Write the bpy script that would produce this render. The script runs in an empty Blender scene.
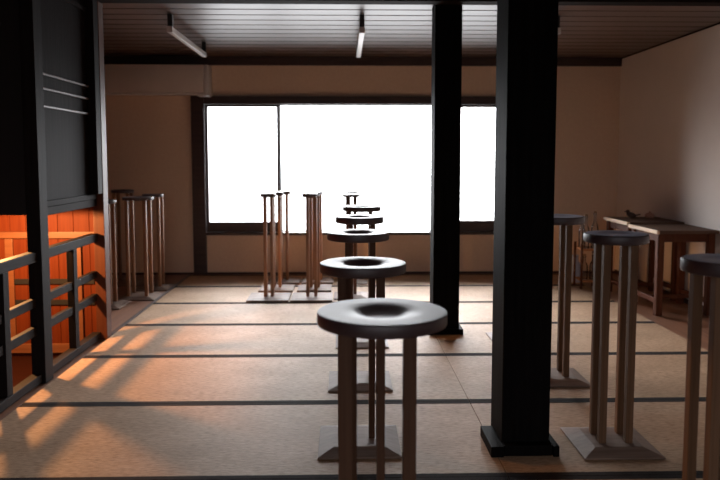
import bpy, bmesh, math, random
from mathutils import Vector, Matrix
random.seed(7)
SC = bpy.context.scene
COL = SC.collection
R = math.radians

# ------------------------------------------------------------------ materials
def mat(name, col, rough=.6, col2=None, scale=(8, 8, 8), detail=6, bump=0., bump_scale=None,
        spec=.5, mix=(.35, .7), metal=0., coat=0.):
    m = bpy.data.materials.new(name); m.use_nodes = True
    nt = m.node_tree; b = nt.nodes['Principled BSDF']
    b.inputs['Base Color'].default_value = (*col, 1)
    b.inputs['Roughness'].default_value = rough
    b.inputs['Specular IOR Level'].default_value = spec
    b.inputs['Metallic'].default_value = metal
    b.inputs['Coat Weight'].default_value = coat
    tc = nt.nodes.new('ShaderNodeTexCoord')
    def noise(sc):
        mp = nt.nodes.new('ShaderNodeMapping'); mp.inputs['Scale'].default_value = sc
        nt.links.new(tc.outputs['Object'], mp.inputs['Vector'])
        n = nt.nodes.new('ShaderNodeTexNoise'); n.inputs['Scale'].default_value = 1.
        n.inputs['Detail'].default_value = detail; n.inputs['Roughness'].default_value = .6
        nt.links.new(mp.outputs['Vector'], n.inputs['Vector'])
        return n
    if col2:
        n = noise(scale)
        cr = nt.nodes.new('ShaderNodeValToRGB')
        cr.color_ramp.elements[0].position, cr.color_ramp.elements[1].position = mix
        cr.color_ramp.elements[0].color = (*col, 1); cr.color_ramp.elements[1].color = (*col2, 1)
        nt.links.new(n.outputs['Fac'], cr.inputs['Fac'])
        nt.links.new(cr.outputs['Color'], b.inputs['Base Color'])
    if bump:
        n = noise(bump_scale or scale)
        bp = nt.nodes.new('ShaderNodeBump'); bp.inputs['Strength'].default_value = bump
        bp.inputs['Distance'].default_value = .004
        nt.links.new(n.outputs['Fac'], bp.inputs['Height'])
        nt.links.new(bp.outputs['Normal'], b.inputs['Normal'])
    return m

def grain(axis, along=2.5, across=55):
    return tuple(along if a == axis else across for a in 'xyz')

M = {}
M['pillar'] = mat('black_stained_timber', (.0035, .003, .0032), .65, (.007, .006, .006), grain('z'), bump=.2, spec=.03)
M['beam'] = mat('dark_ceiling_beam', (.014, .009, .008), .7, (.024, .015, .012), grain('x'), bump=.2, spec=.04)
M['rail'] = mat('dark_stained_rail', (.013, .010, .010), .65, (.025, .019, .017), grain('y'), bump=.2, spec=.1)
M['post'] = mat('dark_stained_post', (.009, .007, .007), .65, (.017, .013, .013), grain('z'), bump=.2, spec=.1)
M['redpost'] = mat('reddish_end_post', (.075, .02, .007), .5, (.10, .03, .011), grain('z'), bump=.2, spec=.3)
M['moulding'] = mat('highlit_brown_moulding', (.07, .045, .04), .45, (.11, .072, .062), grain('y'), bump=.2, spec=.3)  # brown lightened to carry the highlights along the mouldings
M['panel'] = mat('dark_brown_panel', (.010, .0075, .0075), .65, (.020, .015, .015), grain('z', 2, 70), bump=.25, spec=.05)
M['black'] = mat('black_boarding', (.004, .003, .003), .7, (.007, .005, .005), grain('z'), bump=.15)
M['cedar'] = mat('cedar_boards', (.10, .017, .003), .6, (.14, .028, .006), grain('z', 2, 40), bump=.25, spec=.15)
M['cedar_trim'] = mat('cedar_trim', (.15, .052, .018), .5, (.20, .075, .028), grain('x', 2, 40), bump=.2)
M['stairwood'] = mat('stair_landing_wood', (.018, .005, .003), .6, (.026, .006, .003), grain('x', 3, 30), bump=.2, spec=.08)
M['ceiling'] = mat('dark_ceiling_boards', (.095, .060, .050), .36, (.13, .08, .065), grain('x', 1.2, 40), bump=.3, bump_scale=grain('x', .8, 20), spec=1.0)
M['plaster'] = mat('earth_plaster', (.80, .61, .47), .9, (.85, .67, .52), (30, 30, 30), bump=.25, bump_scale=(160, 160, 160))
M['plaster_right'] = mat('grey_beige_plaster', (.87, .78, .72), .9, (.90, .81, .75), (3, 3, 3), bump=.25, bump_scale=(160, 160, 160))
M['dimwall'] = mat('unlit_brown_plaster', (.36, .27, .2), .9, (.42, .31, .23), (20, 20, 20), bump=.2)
M['boards'] = mat('reddish_floorboards', (.17, .072, .038), .45, (.26, .115, .062), grain('y', 2, 35), bump=.25)
M['winwood'] = mat('brown_window_timber', (.035, .018, .014), .45, (.06, .03, .022), grain('x', 3, 50), bump=.2)
M['alu'] = mat('greenish_dark_sash', (.03, .05, .045), .4, (.04, .065, .055), (20, 20, 20), metal=.3)
M['disc'] = mat('dark_turned_walnut', (.032, .016, .019), .46, (.050, .027, .031), grain('x', 5, 60), bump=.12, spec=.75)
M['slate'] = mat('slate_blue_sheen', (.38, .43, .58), .42, (.46, .51, .66), (14, 14, 14), bump=.1, spec=1.0)  # blue sheen of the right-hand tops put into the base colour
M['leg_mid'] = mat('olive_brown_leg', (.135, .072, .038), .6, (.19, .105, .06), grain('z', 2, 60), bump=.2, spec=.2)
M['leg_light'] = mat('lighter_brown_leg', (.24, .12, .062), .5, (.33, .17, .095), grain('z', 2, 60), bump=.2, spec=.35)
M['leg'] = mat('brown_stand_leg', (.070, .032, .017), .6, (.098, .048, .027), grain('z', 2, 60), bump=.2, spec=.2)
M['plate'] = mat('pale_base_wood', (.19, .13, .10), .6, (.26, .185, .145), grain('x', 3, 40), bump=.2, spec=.12)
M['cloth'] = mat('dark_border_cloth', (.018, .013, .012), .9, (.03, .022, .02), (120, 120, 120), bump=.3, spec=.08)
M['white'] = mat('off_white_plastic', (.74, .67, .62), .45, (.78, .71, .66), (5, 5, 5))
M['whitemetal'] = mat('white_enamel', (.75, .73, .72), .35, (.78, .76, .75), (5, 5, 5))
M['darkmetal'] = mat('black_metal', (.01, .01, .01), .4, (.015, .015, .015), (20, 20, 20))
M['tabletop'] = mat('brown_table_wood', (.085, .046, .03), .6, (.125, .07, .045), grain('x', 3, 50), bump=.2, spec=.15)
M['tableleg'] = mat('red_brown_table_leg', (.08, .026, .012), .55, (.12, .04, .02), grain('z', 3, 50), bump=.2, spec=.1)
M['litedge'] = mat('window_lit_edge_wood', (.62, .42, .26), .5, (.70, .50, .33), grain('y', 3, 50))  # window light on the table edges put into the colour
M['figure'] = mat('dark_carved_wood', (.04, .02, .015), .45, (.07, .035, .025), grain('x', 5, 60), bump=.2)
M['pink'] = mat('pinkish_clay', (.42, .22, .17), .7, (.5, .28, .22), (15, 15, 15), bump=.3)
M['bluejug'] = mat('blue_white_glaze', (.30, .42, .70), .3, (.60, .68, .80), (10, 10, 10))
M['orangecloth'] = mat('orange_brown_tray', (.45, .18, .06), .5, (.55, .24, .09), (12, 12, 12))
M['cork'] = mat('cork', (.35, .22, .12), .8, (.45, .3, .18), (40, 40, 40))

def glass_mat(name, tint, rough=.03):
    m = bpy.data.materials.new(name); m.use_nodes = True
    nt = m.node_tree; nt.nodes.clear()
    o = nt.nodes.new('ShaderNodeOutputMaterial'); mx = nt.nodes.new('ShaderNodeMixShader')
    t = nt.nodes.new('ShaderNodeBsdfTransparent'); t.inputs['Color'].default_value = (*tint, 1)
    g = nt.nodes.new('ShaderNodeBsdfGlossy'); g.inputs['Roughness'].default_value = rough
    fr = nt.nodes.new('ShaderNodeFresnel'); fr.inputs['IOR'].default_value = 1.45
    nt.links.new(fr.outputs['Fac'], mx.inputs['Fac']); nt.links.new(t.outputs[0], mx.inputs[1])
    nt.links.new(g.outputs[0], mx.inputs[2]); nt.links.new(mx.outputs[0], o.inputs['Surface'])
    return m
M['glass'] = glass_mat('window_glass', (.97, .98, .98))
M['fillglass'] = glass_mat('fill_window_glass', (.33, .33, .335), .3)  # tint sets how much fill the added rear window gives
M['bottle'] = glass_mat('bottle_glass', (.86, .89, .93), .08)

def tatami_mat_material():
    m = bpy.data.materials.new('woven_rush'); m.use_nodes = True
    nt = m.node_tree; b = nt.nodes['Principled BSDF']; L = nt.links.new
    tc = nt.nodes.new('ShaderNodeTexCoord')
    def noise(sc, det=5):
        mp = nt.nodes.new('ShaderNodeMapping'); mp.inputs['Scale'].default_value = sc
        L(tc.outputs['Object'], mp.inputs['Vector'])
        n = nt.nodes.new('ShaderNodeTexNoise'); n.inputs['Scale'].default_value = 1; n.inputs['Detail'].default_value = det
        L(mp.outputs['Vector'], n.inputs['Vector']); return n
    streak = noise((7, 160, 1)); blotch = noise((2.2, 3.0, 1), 4); fleck = noise((28, 150, 1), 4)
    cr = nt.nodes.new('ShaderNodeValToRGB')
    cr.color_ramp.elements[0].position = .3; cr.color_ramp.elements[1].position = .72
    cr.color_ramp.elements[0].color = (.43, .275, .17, 1); cr.color_ramp.elements[1].color = (.58, .395, .265, 1)
    L(streak.outputs['Fac'], cr.inputs['Fac'])
    mx = nt.nodes.new('ShaderNodeMixRGB'); mx.blend_type = 'MULTIPLY'; mx.inputs['Fac'].default_value = .55
    c2 = nt.nodes.new('ShaderNodeValToRGB')
    c2.color_ramp.elements[0].position = .3; c2.color_ramp.elements[1].position = .65
    c2.color_ramp.elements[0].color = (.62, .58, .52, 1); c2.color_ramp.elements[1].color = (1, 1, 1, 1)
    L(blotch.outputs['Fac'], c2.inputs['Fac']); L(cr.outputs['Color'], mx.inputs['Color1']); L(c2.outputs['Color'], mx.inputs['Color2'])
    m2 = nt.nodes.new('ShaderNodeMixRGB'); m2.blend_type = 'MULTIPLY'; m2.inputs['Fac'].default_value = .6
    c3 = nt.nodes.new('ShaderNodeValToRGB')
    c3.color_ramp.elements[0].position = .33; c3.color_ramp.elements[1].position = .55
    c3.color_ramp.elements[0].color = (.35, .28, .22, 1); c3.color_ramp.elements[1].color = (1, 1, 1, 1)
    L(fleck.outputs['Fac'], c3.inputs['Fac']); L(mx.outputs['Color'], m2.inputs['Color1']); L(c3.outputs['Color'], m2.inputs['Color2'])
    L(m2.outputs['Color'], b.inputs['Base Color'])
    b.inputs['Roughness'].default_value = .6; b.inputs['Specular IOR Level'].default_value = .10
    rib = noise((14, 170, 1), 3)
    bp = nt.nodes.new('ShaderNodeBump'); bp.inputs['Strength'].default_value = .5; bp.inputs['Distance'].default_value = .005
    L(rib.outputs['Fac'], bp.inputs['Height']); L(bp.outputs['Normal'], b.inputs['Normal'])
    return m
M['tatami'] = tatami_mat_material()

# ------------------------------------------------------------------ mesh helpers
def B(): return bmesh.new()

def box(bm, x0, x1, y0, y1, z0, z1, bev=0.):
    t = bmesh.new()
    bmesh.ops.create_cube(t, size=1)
    for v in t.verts:
        v.co = Vector(((x0 + x1) / 2 + v.co.x * (x1 - x0), (y0 + y1) / 2 + v.co.y * (y1 - y0), (z0 + z1) / 2 + v.co.z * (z1 - z0)))
    if bev:
        bmesh.ops.bevel(t, geom=t.edges[:], offset=bev, segments=2, profile=.6, affect='EDGES')
    me = bpy.data.meshes.new('tmp'); t.to_mesh(me); t.free()
    bm.from_mesh(me); bpy.data.meshes.remove(me)
    return bm

def beam(bm, p, q, w, h, bev=0.002):
    """a squared bar from p to q, w wide (sideways), h high"""
    p, q = Vector(p), Vector(q); d = (q - p); L = d.length; d.normalize()
    up = Vector((0, 0, 1)) if abs(d.z) < .95 else Vector((0, 1, 0))
    s = d.cross(up).normalized(); u = s.cross(d)
    t = bmesh.new(); bmesh.ops.create_cube(t, size=1)
    for v in t.verts:
        c = v.co.copy(); v.co = p + d * ((c.x + .5) * L) + s * (c.y * w) + u * (c.z * h)
    bmesh.ops.bevel(t, geom=t.edges[:], offset=bev, segments=2, affect='EDGES')
    me = bpy.data.meshes.new('tmp'); t.to_mesh(me); t.free()
    bm.from_mesh(me); bpy.data.meshes.remove(me)

def lathe(bm, prof, seg=48, cx=0, cy=0, cz=0, mtx=None):
    """prof: (r, z) pairs; r = 0 closes the ends"""
    rings = []
    for r, z in prof:
        if r < 1e-6:
            rings.append([bm.verts.new((cx, cy, cz + z))])
        else:
            rings.append([bm.verts.new((cx + r * math.cos(2 * math.pi * k / seg), cy + r * math.sin(2 * math.pi * k / seg), cz + z)) for k in range(seg)])
    new = [v for rg in rings for v in rg]
    for a, b in zip(rings, rings[1:]):
        for k in range(seg):
            k2 = (k + 1) % seg
            vs = [a[k % len(a)], a[k2 % len(a)], b[k2 % len(b)], b[k % len(b)]]
            u = []
            for v in vs:
                if v not in u: u.append(v)
            if len(u) > 2:
                try: bm.faces.new(u)
                except ValueError: pass
    if mtx:
        for v in new: v.co = mtx @ v.co
    bmesh.ops.recalc_face_normals(bm, faces=bm.faces[:])
    return bm

def obj(name, bm, m, parent=None, loc=None, smooth=False, kind=None):
    me = bpy.data.meshes.new(name); bm.to_mesh(me); bm.free()
    if smooth:
        for p in me.polygons: p.use_smooth = True
        try: me.set_sharp_from_angle(angle=R(35))
        except Exception: pass
    me.materials.append(M[m])
    o = bpy.data.objects.new(name, me); COL.objects.link(o)
    if loc: o.location = loc
    if parent: o.parent = parent
    if kind: o['kind'] = kind
    return o

def thing(name, label, cat, loc=(0, 0, 0), group=None):
    o = bpy.data.objects.new(name, None); COL.objects.link(o)
    o.empty_display_size = .1; o.location = loc
    o['label'] = label; o['category'] = cat
    if group: o['group'] = group
    return o

def struct(name, bm, m, parent=None):
    return obj(name, bm, m, parent, kind=None if parent else 'structure')

# ------------------------------------------------------------------ room numbers
CEIL = 2.45
YB = 8.0            # back wall
XR = 3.15           # right wall
XL = -3.6           # left wall
YF = -2.6           # wall behind the camera
RX = -1.80          # railing plane
TX0, TX1 = -1.735, 2.50
WX0, WX1, WZ0, WZ1 = -1.60, 1.90, .455, 1.965   # window opening in the back wall
VX0, VX1, VZ0, VZ1 = -2.6, 2.6, .85, 2.1   # unseen window added behind the camera for fill light
SX0, SX1, SY0, SY1 = -3.0, -1.84, 3.0, 5.32      # stairwell opening

# floor boards with the stairwell left open
b = B()
for (x0, x1, y0, y1) in ((SX1, XR, YF, YB), (XL, SX1, SY1 + .031, YB), (XL, SX1, YF, SY0), (XL, SX0, SY0, SY1)):
    box(b, x0, x1, y0, y1, -.12, -.012)
floor = struct('floor', b, 'boards')
floor['label'] = 'tatami floor with dark borders and reddish board edges'
# tatami mats
rows = [-.76, .12, 1.0, 1.89, 2.80, 3.704, 4.61, 5.50, 6.328, 7.155, 7.86]
for i in range(len(rows) - 1):
    y0, y1 = rows[i], rows[i + 1]
    seam = .68 if y1 < 5.55 else (.88 if y1 < 7 else .95)
    for (x0, x1) in ((TX0, seam), (seam, TX1)):
        g = .0015
        m_ = obj('tatami_mat', box(B(), x0 + g, x1 - g, y0 + g, y1 - g, -.05, 0, .002), 'tatami', floor)
        for (c0, c1) in ((y0 + g, y0 + .034), (y1 - .034, y1 - g)):
            obj('cloth_border', box(B(), x0 + g, x1 - g, c0, c1, -.02, .0012, .0008), 'cloth', m_)

# walls
b = B()
for (x0, x1, z0, z1) in ((XL, WX0, -.1, CEIL), (WX1, XR, -.1, CEIL), (WX0, WX1, -.1, WZ0), (WX0, WX1, WZ1, CEIL)):
    box(b, x0, x1, YB, YB + .14, z0, z1)
struct('wall_back', b, 'plaster')
struct('wall_right', box(B(), XR, XR + .12, YF, YB + .14, -.1, CEIL), 'plaster_right')
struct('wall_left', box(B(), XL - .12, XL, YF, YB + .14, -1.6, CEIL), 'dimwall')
b = B()
for (x0, x1, z0, z1) in ((XL, VX0, -.1, CEIL), (VX1, XR, -.1, CEIL), (VX0, VX1, -.1, VZ0), (VX0, VX1, VZ1, CEIL)):
    box(b, x0, x1, YF - .12, YF, z0, z1)
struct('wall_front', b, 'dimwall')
# ceiling of narrow boards running along the window wall
b = B(); y = YF - .12
k = 0
while y < YB + .14:
    dz = .004 * (k % 2)
    box(b, XL - .12, XR + .12, y, y + .103, CEIL + dz, CEIL + .03, .003)
    y += .105; k += 1
box(b, XL - .12, XR + .12, YF - .12, YB + .14, CEIL + .02, CEIL + .1)
struct('ceiling', b, 'ceiling')
# trims: ceiling cornice, ceiling beam, baseboards
b = B(); box(b, XL, XR, YB - .035, YB, 2.357, CEIL, .004); struct('trim_1', b, 'winwood')
b = B(); box(b, XR - .012, XR, YF, YB - .035, CEIL - .012, CEIL, .003); struct('trim_2', b, 'beam')
b = B(); box(b, RX - .02, XR, 5.03, 5.158, 2.425, CEIL + .01, .004); struct('trim_3', b, 'beam')
b = B(); box(b, XL, XR, YB - .02, YB, -.012, .012, .003); struct('baseboard_back', b, 'winwood')
b = B(); box(b, XR - .015, XR, YF, YB - .02, -.012, .03, .003); struct('baseboard_right', b, 'winwood')
b = B(); box(b, TX0 - .03, TX0 - .002, 5.2, 7.88, -.012, .006, .002); struct('trim_4', b, 'winwood')

# ------------------------------------------------------------------ window
b = B()
box(b, WX0 - .115, WX0 + .03, YB - .05, YB + .12, -.01, WZ1 + .05, .004)     # left jamb to the floor
box(b, WX1 - .03, WX1 + .115, YB - .05, YB + .12, -.01, WZ1 + .05, .004)
win = struct('window_1', b, 'winwood')
obj('window_head', box(B(), WX0 + .03, WX1 - .03, YB - .04, YB + .12, WZ1 - .04, WZ1 + .05, .004), 'winwood', win)
obj('window_sill', box(B(), WX0 + .03, WX1 - .03, YB - .06, YB + .12, WZ0 - .012, WZ0 + .02, .004), 'winwood', win)
def sash(x0, x1, y, z0, z1, st, rail_b, rail_t, m):
    b = B()
    box(b, x0, x0 + st, y, y + .035, z0, z1, .003); box(b, x1 - st, x1, y, y + .035, z0, z1, .003)
    box(b, x0 + st, x1 - st, y, y + .035, z0, z0 + rail_b, .003); box(b, x0 + st, x1 - st, y, y + .035, z1 - rail_t, z1, .003)
    s = obj('sash', b, m, win)
    obj('glass_pane', box(B(), x0 + st, x1 - st, y + .015, y + .019, z0 + rail_b, z1 - rail_t), 'glass', s)
    return s
zt = WZ1 - .042
sash(WX0 + .032, -.735, YB + .005, WZ0 + .021, zt, .028, .115, .03, 'winwood')
sash(1.02, WX1 - .032, YB + .005, WZ0 + .021, zt, .028, .125, .03, 'winwood')
sash(-.755, 1.04, YB + .05, WZ0 + .021, zt, .035, .012, .010, 'alu')

b = B()
box(b, VX0, VX0 + .03, YF - .1, YF + .01, VZ0, VZ1, .003); box(b, VX1 - .03, VX1, YF - .1, YF + .01, VZ0, VZ1, .003)
box(b, VX0 + .03, VX1 - .03, YF - .1, YF + .01, VZ0, VZ0 + .03, .003); box(b, VX0 + .03, VX1 - .03, YF - .1, YF + .01, VZ1 - .03, VZ1, .003)
win_fill = struct('window_fill', b, 'winwood')  # added out of view to give the room its dim fill light
obj('glass_pane', box(B(), VX0 + .03, VX1 - .03, YF - .06, YF - .056, VZ0 + .03, VZ1 - .03), 'fillglass', win_fill)

# ------------------------------------------------------------------ pillars
def pillar(label, x0, x1, y0, y1, plx0, plx1, ply0, ply1, ph):
    cx, cy = (x0 + x1) / 2, (y0 + y1) / 2
    t = thing('wooden_pillar', label, 'pillar', (cx, cy, 0))
    obj('shaft', box(B(), x0 - cx, x1 - cx, y0 - cy, y1 - cy, .0015, CEIL - .001, .005), 'pillar', t)
    g = .002
    for (a0, a1, c0, c1) in ((plx0, x0 - g, ply0, ply1), (x1 + g, plx1, ply0, ply1)):
        obj('plinth_block', box(B(), a0 - cx, a1 - cx, c0 - cy, c1 - cy, .0015, ph, .004), 'pillar', t)
    obj('plinth_block', box(B(), x0 - cx, x1 - cx, ply0 + .012 - cy, y0 - g - cy, .0015, ph, .004), 'pillar', t)
    return t
pillar('broad black square pillar on wooden plinth, right of the dished stand row', .706, .922, 3.04, 3.275, .647, .951, 2.98, 3.23, .05)
pillar('slimmer black square pillar standing farther back, in front of the window', .665, .862, 5.16, 5.36, .632, .890, 5.125, 5.39, .045)

# ------------------------------------------------------------------ stairwell, its walls and partitions
b = B()
nb = 10; w = (SX1 + .03 - SX0) / nb
for k in range(nb):
    box(b, SX0 + k * w + .001, SX0 + (k + 1) * w - .001, SY1, SY1 + .03, -.35, CEIL, .003)
we = struct('wall_stairwell_end', b, 'cedar')
b = B(); box(b, SX0, SX1 + .03, SY1 - .022, SY1, .715, .765, .004); obj('wall_rail', b, 'cedar_trim', we)
b = B(); box(b, -2.56, -2.50, SY1 - .02, SY1, -.16, .712, .004); box(b, -2.04, -1.99, SY1 - .02, SY1, -.16, .712, .004)
obj('wall_batten', b, 'cedar_trim', we)
b = B(); box(b, SX0, SX1 + .03, SY1 - .022, SY1, -.165, -.095, .004); obj('skirting', b, 'cedar_trim', we)
struct('wall_stairwell_left', box(B(), SX0 - .03, SX0, SY0, SY1 + .03, -1.5, CEIL), 'cedar')
b = B()
box(b, SX0, SX1, SY0 - .03, SY0, -1.5, -.012)
box(b, SX1, SX1 + .02, SY0, SY1, -1.5, -.125)
struct('wall_stairwell_lower', b, 'stairwood')
b = B()
box(b, SX0, SX1, 4.5, SY1 + .03, -.36, -.19, .004)
for k in range(4):
    box(b, SX0, SX1, 4.5 - .26 * (k + 1), 4.5 - .26 * k, -.36 - .17 * (k + 1), -.19 - .17 * (k + 1), .004)
box(b, SX0, SX1, SY0 - .03, 4.5, -1.5, -1.3)
struct('floor_stairs', b, 'stairwood')

# black hung partition across the stairwell (faces the viewer)
b = B()
box(b, SX0, RX - .05, 4.15, 4.19, .985, CEIL)
wp = struct('wall_partition', b, 'black')
# panelled partition along the railing, above the opening
t = thing('panelled_partition', 'dark brown panelled partition hanging above the stair railing', 'partition', (RX, 4.66, .97))
def pp(bm, x0, x1, y0, y1, z0, z1, bev=.003):
    return box(bm, x0 - RX, x1 - RX, y0 - 4.66, y1 - 4.66, z0 - .97, z1 - .97, bev)
obj('panel', pp(B(), RX - .015, RX, 4.21, 5.08, 1.06, CEIL - .002, 0), 'panel', t)
b = B(); pp(b, RX - .022, RX + .016, 4.21, 5.08, .975, 1.025); pp(b, RX - .018, RX + .022, 4.21, 5.08, 1.027, 1.063)
obj('bottom_rail', b, 'panel', t)
for z in (1.82, 1.733, 1.628):
    obj('moulding', pp(B(), RX, RX + .018, 4.235, 4.99, z - .007, z + .007, .003), 'moulding', t)
obj('cornice', pp(B(), RX, RX + .016, 4.235, 5.0, 2.33, 2.36, .003), 'panel', t)
obj('stile', pp(B(), RX - .014, RX + .06, 4.995, 5.088, 1.064, CEIL - .002, .004), 'post', t)
obj('stile', pp(B(), RX - .01, RX + .010, 4.205, 4.232, 1.063, CEIL - .002, .003), 'post', t)

# ------------------------------------------------------------------ railing
rl = thing('stair_railing', 'dark wooden railing with two mid rails guarding the glowing stairwell', 'railing', (RX, 4.2, 0))
def rp(bm, x0, x1, y0, y1, z0, z1, bev=.004):
    return box(bm, x0 - RX, x1 - RX, y0 - 4.2, y1 - 4.2, z0, z1, bev)
obj('post', rp(B(), -1.842, -1.762, 4.085, 4.195, -.01, CEIL - .001), 'post', rl)
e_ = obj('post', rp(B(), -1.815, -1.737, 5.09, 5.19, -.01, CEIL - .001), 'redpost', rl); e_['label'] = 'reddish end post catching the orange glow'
obj('post', rp(B(), -1.842, -1.762, 3.16, 3.27, -.01, .80), 'post', rl)
for y in (3.70, 4.66):
    obj('baluster', rp(B(), -1.838, -1.790, y - .024, y + .040, .05, .716), 'post', rl)
obj('top_rail', rp(B(), -1.845, -1.785, 3.273, 5.088, .716, .776, .006), 'rail', rl)
for z in (.475, .308):
    b = B()
    for y0, y1 in ((3.273, 3.674), (3.742, 4.083), (4.197, 4.634), (4.702, 5.088)):
        rp(b, -1.834, -1.800, y0, y1, z - .026, z + .026, .004)
    obj('mid_rail', b, 'rail', rl)
b = B(); rp(b, -1.842, -1.782, 3.273, 4.083, .0, .05); rp(b, -1.842, -1.782, 4.197, 5.088, .0, .05)
obj('bottom_sill', b, 'rail', rl)
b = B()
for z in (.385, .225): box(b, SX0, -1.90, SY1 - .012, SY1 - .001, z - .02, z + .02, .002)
obj('shadow_strip', b, 'black', we)  # near-black strips stand in for shadow bars on the end wall

# ------------------------------------------------------------------ air conditioner
ac = thing('air_conditioner', 'off white wall air conditioner beneath the ceiling, left of the window', 'air conditioner', (-2.05, YB, 2.18))
w_, d_ = 1.1, .24
b = B(); box(b, -w_ / 2, w_ / 2 - .03, -d_, -.003, -.150, .155, .012); obj('body', b, 'white', ac, smooth=True)
b = B(); box(b, w_ / 2 - .029, w_ / 2 + .02, -d_ + .004, -.003, -.185, .155, .012); obj('side_panel', b, 'whitemetal', ac, smooth=True)
b = B(); box(b, -w_ / 2, w_ / 2 - .11, -d_ + .01, -d_ + .12, -.170, -.152, .004); obj('louver', b, 'whitemetal', ac)
b = B(); box(b, w_ / 2 - .108, w_ / 2 - .03, -d_ + .002, -.01, -.183, -.1505, .004); obj('control_panel', b, 'whitemetal', ac)

# ------------------------------------------------------------------ ceiling lamps
def lamp(x, label, rot=0):
    t = thing('ceiling_lamp', label, 'lamp', (x, 5.64, CEIL), 'tube lamps on the ceiling')
    L = 1.36
    obj('tube_housing', box(B(), -.022, .022, .0, L, -.145, -.101, .008), 'whitemetal', t, smooth=True)
    obj('end_socket', box(B(), -.019, .019, -.012, .03, -.099, -.0005, .004), 'darkmetal', t)
    obj('end_socket', box(B(), -.019, .019, L - .04, L, -.099, -.0005, .004), 'darkmetal', t)
    obj('end_cap', box(B(), -.024, .024, -.03, -.001, -.148, -.099, .006), 'whitemetal', t)
    t.rotation_euler.z = rot
    return t
lamp(-1.365, 'slim white tube lamp on the dark ceiling above the air conditioner end')
lamp(.145, 'slim white tube lamp on the ceiling above the middle of the window')
lamp(1.70, 'white tube lamp almost hidden behind the top of the broad black pillar')

# ------------------------------------------------------------------ stands
def disc_bm(r, th, bowl, dish=.8):
    b = B(); e = min(.004, th * .15)
    rb = r * bowl; dep = th * dish
    prof = [(0, -th), (r - e * 3, -th), (r - e * 2, -th), (r - e * .5, -th + e * .6), (r, -th + e * 2), (r, -e * 1.6), (r - e * .4, -e * .5), (r - e * 1.6, 0)]
    prof += [(r - e * 2.2, 0), (rb + (r - rb) * .30, 0), (rb + (r - rb) * .22, -.0002), (rb + (r - rb) * .10, -.0012)]
    for k in range(1, 9):
        a = k / 8
        prof.append((rb * (1 - .60 * a), -.002 - dep * (.5 - .5 * math.cos(a * math.pi))))
    prof.append((0, -dep - .003))
    return lathe(b, prof, 56)

def plate_bm(w, ti, t0=.009, t1=.030):
    b = B(); h = w / 2; g = h - ti
    vs = []
    for (s, z) in ((h, .0015), (h, t0), (g, t1)):
        vs.append([b.verts.new((sx * s, sy * s, z)) for sx, sy in ((-1, -1), (1, -1), (1, 1), (-1, 1))])
    b.faces.new(vs[0][::-1]); b.faces.new(vs[2])
    for a, c in zip(vs, vs[1:]):
        for k in range(4): b.faces.new((a[k], a[(k + 1) % 4], c[(k + 1) % 4], c[k]))
    bmesh.ops.bevel(b, geom=b.edges[:], offset=.0015, segments=1, affect='EDGES')
    return b

STANDS = 'dished stands on square base plates'
def stand(label, x, y, z, d, legs, plate=.36, th=.055, bowl=.52, group=STANDS, dxy=(0, 0), floor_z=0., rot=0., ti=.07, t0=.009, t1=.030, dish=.8, blue_sheen=False, legmat='leg'):
    """legs: (dx, dy, width) from the plate's centre; dxy: the disc's offset from it"""
    t = thing('display_stand', label, 'stand', (x, y, floor_z), group)
    z -= floor_z
    obj('disc_top', disc_bm(d / 2, th, bowl, dish), 'disc', t, (dxy[0], dxy[1], z), smooth=True)
    if blue_sheen:
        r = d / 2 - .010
        q = obj('top_sheen', lathe(B(), [(0, -.004), (r * .5, -.004), (r * .58, -.0015), (r * .62, .0008), (r * .66, .0008), (r * .96, .0008), (r * .99, .0008), (r, .0003), (r, -.006)], 56), 'slate', t, (dxy[0], dxy[1], z), smooth=True)  # thin skin added to carry the painted blue sheen
        q['label'] = 'dished top with painted slate blue sheen'
    for (dx, dy, w) in legs:
        obj('leg', box(B(), -w / 2, w / 2, -w / 2, w / 2, t1 - .001, z - th - .0005, .003), legmat, t, (dx, dy, 0))
    obj('base_plate', plate_bm(plate, ti, t0, t1), 'plate', t)
    t.rotation_euler.z = rot
    return t

def sq(h, w, w2=None, hb=None, dy=None, sx=0):
    hb = hb or h; w2 = w2 or w; dy = dy or h
    return [(sx - h, -dy, w), (sx + h, -dy, w), (sx + hb, dy, w2), (sx - hb, dy, w2)]

# middle row, nearest first
stand('nearest and largest dark dished stand in the middle row', .095, 2.125, .846, .406, [(-.092, -.06, .042), (.102, -.06, .040), (.022, .07, .026), (-.072, .07, .034)], plate=.37, dxy=(.023, .025), th=.041, bowl=.52, dish=.36)
stand('second dished stand of the middle row, directly behind the nearest large one', .068, 3.165, .846, .393, [(-.078, -.09, .038), (.094, -.09, .038), (.058, -.015, .028), (-.052, -.015, .03)], plate=.372, th=.044, dxy=(.018, 0), bowl=.56)
stand('third dished stand of the middle row, disc just under the window sill', .092, 4.05, .892, .362, sq(.069, .036, .03), plate=.368, th=.045, dxy=(-.01, 0), bowl=.52)
stand('fourth dished stand of the middle row, dark disc against the window', .125, 4.95, .908, .341, sq(.078, .032, .028), plate=.37, th=.047, dxy=(-.015, 0))
stand('fifth stand of the middle row, thin dark disc against the window', .130, 5.75, .926, .316, sq(.085, .03, .026), plate=.37, dxy=(.017, 0), th=.040)
stand('sixth stand of the middle row, small round top above the larger discs', .067, 6.62, .979, .172, sq(.036, .03), plate=.33, dxy=(0, 0), th=.025)
stand('last stand of the middle row, nearly hidden behind the other small top', .088, 7.4, .966, .125, sq(.034, .028), plate=.33, th=.025)
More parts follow.
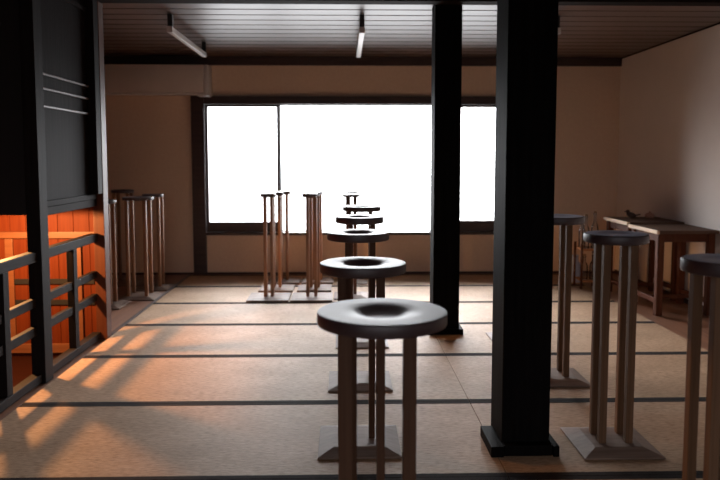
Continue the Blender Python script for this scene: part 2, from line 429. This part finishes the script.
# two rows of thin stands before the window
G2 = 'thin tall stands in front of the window'
for (x, y, z, lab) in ((-.704, 6.52, .992, 'front thin stand of the left group before the window'),
                       (-.674, 6.98, .983, 'middle thin stand of the left group before the window'),
                       (-.637, 7.42, .97, 'rear thin stand of the left group before the window')):
    stand(lab, x, y, z, .146, sq(.031, .028), plate=.385 if y < 6.6 else .335, th=.034, t0=.022, t1=.030, group=G2, legmat='leg_light', bowl=.5)
for (x, y, z, lab) in ((-.303, 6.52, .992, 'front thin stand of the right group, beside the middle row'),
                       (-.295, 6.98, .983, 'middle thin stand of the right group, beside the middle row'),
                       (-.285, 7.42, .97, 'rear thin stand of the right group, beside the middle row')):
    stand(lab, x, y, z, .146, sq(.037, .028), plate=.385 if y < 6.6 else .335, th=.034, t0=.022, t1=.030, group=G2, legmat='leg_light', bowl=.5, dxy=(-.015, 0))
# right row
stand('nearest stand on the right, cut by the picture edge', 1.274, 2.29, .984, .275, sq(.06, .034, dy=.07), th=.045, bowl=.6, dish=.25, blue_sheen=True, legmat='leg_mid')
stand('round stand just right of the broad pillar, base plate fully visible', 1.231, 3.125, .980, .282, sq(.0605, .033, .031, dy=.053), plate=.358, th=.04, bowl=.6, dish=.25, blue_sheen=True, legmat='leg_mid')
stand('stand half hidden behind the right edge of the broad pillar', 1.257, 4.09, .980, .315, sq(.055, .033), plate=.358, th=.042, bowl=.6, dish=.25, blue_sheen=True, legmat='leg_mid')
stand('stand hidden behind the broad pillar, only its plate corner showing', 1.245, 4.99, .975, .29, sq(.058, .034), th=.042, bowl=.6, dish=.25, blue_sheen=True, legmat='leg_mid')
# cluster on the boards at the left
G3 = 'stands clustered in the left back corner'
for (x, y, z, d, lab) in ((-2.16, 6.30, .945, .24, 'stand at left back, partly hidden by the railing end post'),
                          (-1.955, 6.68, .953, .29, 'front stand of the left back cluster, white-lit base plate'),
                          (-1.945, 7.16, .955, .21, 'rightmost stand of the left back cluster, near the window post'),
                          (-2.33, 7.42, .985, .23, 'rearmost stand of the left back cluster, near the wall')):
    stand(lab, x, y, z, d, sq(.085 if d > .25 else .07, .03), th=.03, group=G3, legmat='leg_light', floor_z=-.012, bowl=.7)

# ------------------------------------------------------------------ tables on the right
def table(label, x0, x1, y0, y1, z):
    cx, cy = (x0 + x1) / 2, (y0 + y1) / 2; hx, hy = (x1 - x0) / 2, (y1 - y0) / 2
    t = thing('side_table', label, 'table', (cx, cy, -.012), 'small tables along the right wall')
    z += .012
    e_ = obj('lit_edge', box(B(), -hx, -hx + .025, -hy, hy, z - .030, z, .003), 'litedge', t); e_['label'] = 'tabletop edge painted pale as window-lit'  # strip coloured pale to stand for the window-lit side
    obj('tabletop', box(B(), -hx + .0255, hx, -hy, hy, z - .028, z, .004), 'tabletop', t)
    lx, ly, w = hx - .05, hy - .05, .055
    for sx in (-1, 1):
        for sy in (-1, 1):
            obj('leg', box(B(), sx * lx - w / 2, sx * lx + w / 2, sy * ly - w / 2, sy * ly + w / 2, .001, z - .029, .004), 'tableleg', t)
    b = B(); g = w / 2 + .001
    box(b, -lx + g, lx - g, -ly - .012, -ly + .012, z - .10, z - .029, .002); box(b, -lx + g, lx - g, ly - .012, ly + .012, z - .10, z - .029, .002)
    box(b, -lx - .012, -lx + .012, -ly + g, ly - g, z - .10, z - .029, .002); box(b, lx - .012, lx + .012, -ly + g, ly - g, z - .10, z - .029, .002)
    obj('apron', b, 'tableleg', t)
    b = B(); box(b, -lx + g, lx - g, -.02, .02, .10, .13, .003)
    box(b, -lx - .012, -lx + .012, -ly + g, ly - g, .10, .14, .003); box(b, lx - .012, lx + .012, -ly + g, ly - g, .10, .14, .003)
    obj('stretcher', b, 'tableleg', t)
    return t
table('near brown wooden side table against the right wall', 2.605, 3.135, 5.74, 6.335, .716)
table('far brown wooden side table in the corner, carved bird on top', 2.60, 3.135, 6.345, 6.93, .732)

# carved bird
t = thing('carved_bird', 'small dark carved bird on the far side table', 'ornament', (2.80, 6.74, .732))
b = B()
bmesh.ops.create_uvsphere(b, u_segments=20, v_segments=12, radius=1, matrix=Matrix.Translation((0, 0, .034)) @ Matrix.Rotation(R(18), 4, 'Y') @ Matrix.Diagonal((.05, .024, .026, 1)))
obj('body', b, 'figure', t, smooth=True)
b = B(); bmesh.ops.create_uvsphere(b, u_segments=16, v_segments=10, radius=.019, matrix=Matrix.Translation((-.036, 0, .068)))
obj('head', b, 'figure', t, smooth=True)
b = B(); lathe(b, [(0, .026), (.006, 0), (0, 0)], 10, mtx=Matrix.Translation((-.052, 0, .068)) @ Matrix.Rotation(R(-90), 4, 'Y')); obj('beak', b, 'figure', t)
b = B(); beam(b, (.035, 0, .03), (.085, 0, .038), .022, .01); obj('tail', b, 'figure', t)
b = B(); lathe(b, [(0, .0015), (.02, .0015), (.018, .008), (.006, .014), (0, .014)], 16); obj('foot', b, 'figure', t)
# pinkish lump
t = thing('clay_ornament', 'rounded pinkish clay ornament on the far side table by the wall', 'ornament', (2.99, 6.76, .732))
b = B(); lathe(b, [(0, .0015), (.03, .0015), (.044, .015), (.046, .03), (.034, .048), (.012, .056), (0, .057)], 24); obj('body', b, 'pink', t, smooth=True)
b = B(); lathe(b, [(0, .0565), (.01, .057), (.012, .064), (0, .07)], 14); obj('knob', b, 'pink', t, smooth=True)

# bottle rack, bottles and jug beside the far table
RXc, RYc = 2.49, 7.05
t = thing('bottle_rack', 'low two-tier wooden rack holding glass bottles, left of the far table', 'rack', (RXc, RYc, -.012))
for z in (.10, .42):
    obj('shelf_board', box(B(), -.085, .085, -.12, .12, z - .018, z, .003), 'orangecloth', t)
for sx in (-1, 1):
    for sy in (-1, 1):
        obj('upright', box(B(), sx * .096 - .010, sx * .096 + .010, sy * .105 - .010, sy * .105 + .010, .001, .47, .002), 'tableleg', t)
def bottle(x, y, z, h, r, label, cap='cork'):
    t = thing('glass_bottle', label, 'bottle', (x, y, z), 'glass bottles on the rack')
    b = B()
    lathe(b, [(0, .001), (r * .9, .001), (r, .006), (r, h * .55), (r * .85, h * .64), (r * .38, h * .76), (r * .36, h * .93), (r * .45, h * .94), (r * .45, h), (0, h)], 20)
    obj('body', b, 'bottle', t, smooth=True)
    b = B(); lathe(b, [(0, h + .0005), (r * .4, h + .0005), (r * .42, h + .018), (0, h + .02)], 14); obj('stopper', b, cap, t, smooth=True)
zs = .42 - .012
bottle(RXc - .045, RYc - .06, zs, .33, .036, 'tall clear glass bottle on top of the rack, nearest the pillar')
bottle(RXc + .045, RYc - .06, zs, .36, .036, 'tallest clear glass bottle on top of the rack, nearest the table')
bottle(RXc - .045, RYc + .05, zs, .28, .034, 'shorter clear bottle at the back of the rack top')
bottle(RXc - .045, RYc - .04, .10 - .012, .24, .036, 'clear bottle on the lower rack shelf, left side')
bottle(RXc + .045, RYc - .04, .10 - .012, .25, .036, 'clear bottle on the lower rack shelf, right side')
t = thing('ceramic_jug', 'blue and white ceramic jug on the boards beside the bottle rack', 'jug', (2.46, 7.36, -.012))
b = B(); lathe(b, [(0, .001), (.06, .001), (.085, .05), (.09, .12), (.07, .2), (.04, .24), (.036, .28), (.046, .30), (.036, .298), (.03, .27), (0, .26)], 28); obj('body', b, 'bluejug', t, smooth=True)
b = B()
for k in range(8):
    a0, a1 = R(-80 + 20 * k), R(-80 + 20 * (k + 1))
    beam(b, (-.062 - .055 * math.cos(a0), 0, .2 + .065 * math.sin(a0)), (-.062 - .055 * math.cos(a1), 0, .2 + .065 * math.sin(a1)), .016, .012, .003)
obj('handle', b, 'bluejug', t)

# ------------------------------------------------------------------ light
W = bpy.data.worlds.new('overcast_sky'); SC.world = W; W.use_nodes = True
nt = W.node_tree; bg = nt.nodes['Background']
tc = nt.nodes.new('ShaderNodeTexCoord'); sx = nt.nodes.new('ShaderNodeSeparateXYZ')
mr = nt.nodes.new('ShaderNodeMapRange'); mr.inputs['From Min'].default_value = -.04; mr.inputs['From Max'].default_value = .30
mr.inputs['To Min'].default_value = 4.6; mr.inputs['To Max'].default_value = 33.0      # ground and pale sky
nt.links.new(tc.outputs['Generated'], sx.inputs[0]); nt.links.new(sx.outputs['Z'], mr.inputs['Value'])
nt.links.new(mr.outputs['Result'], bg.inputs['Strength'])
bg.inputs['Color'].default_value = (.97, .97, 1.0, 1)
pl = bpy.data.lights.new('window_portal', 'AREA'); pl.shape = 'RECTANGLE'; pl.size = WX1 - WX0; pl.size_y = WZ1 - WZ0
pl.cycles.is_portal = True
po = bpy.data.objects.new('window_portal', pl); COL.objects.link(po)
po.location = ((WX0 + WX1) / 2, YB + .125, (WZ0 + WZ1) / 2); po.rotation_euler = (R(-90), 0, 0)
p2 = bpy.data.lights.new('window_fill_portal', 'AREA'); p2.shape = 'RECTANGLE'; p2.size = VX1 - VX0; p2.size_y = VZ1 - VZ0  # portal for the added fill window
p2.cycles.is_portal = True
q2 = bpy.data.objects.new('window_fill_portal', p2); COL.objects.link(q2)
q2.location = ((VX0 + VX1) / 2, YF - .11, (VZ0 + VZ1) / 2); q2.rotation_euler = (R(90), 0, 0)
ll = bpy.data.lights.new('stairwell_lamp', 'SPOT'); ll.spot_size = R(174); ll.spot_blend = .04; ll.energy = 118; ll.color = (1.0, .47, .17); ll.shadow_soft_size = .035
lo = bpy.data.objects.new('stairwell_lamp', ll); COL.objects.link(lo); lo.location = (-2.30, 4.58, .962)

# ------------------------------------------------------------------ camera
cd = bpy.data.cameras.new('camera'); cam = bpy.data.objects.new('camera', cd); COL.objects.link(cam)
cd.lens = 35; cd.sensor_width = 36; cd.sensor_fit = 'HORIZONTAL'; cd.shift_y = -26.91 / 720
cam.location = (0, 0, 1.32); cam.rotation_euler = (R(90 - 4.5), 0, R(-1.31))
cd.clip_start = .05; cd.clip_end = 200
cd.dof.use_dof = True; cd.dof.focus_distance = 3.7; cd.dof.aperture_fstop = 2.3
SC.camera = cam
SC.view_settings.view_transform = 'Standard'; SC.view_settings.look = 'None'
SC.view_settings.gamma = 1; SC.view_settings.use_curve_mapping = False; SC.view_settings.exposure = .28
SC.cycles.use_denoising = True
SC.cycles.max_bounces = 10; SC.cycles.diffuse_bounces = 6; SC.cycles.transparent_max_bounces = 12
SC.cycles.caustics_reflective = False; SC.cycles.caustics_refractive = False
SC.cycles.sample_clamp_indirect = 20
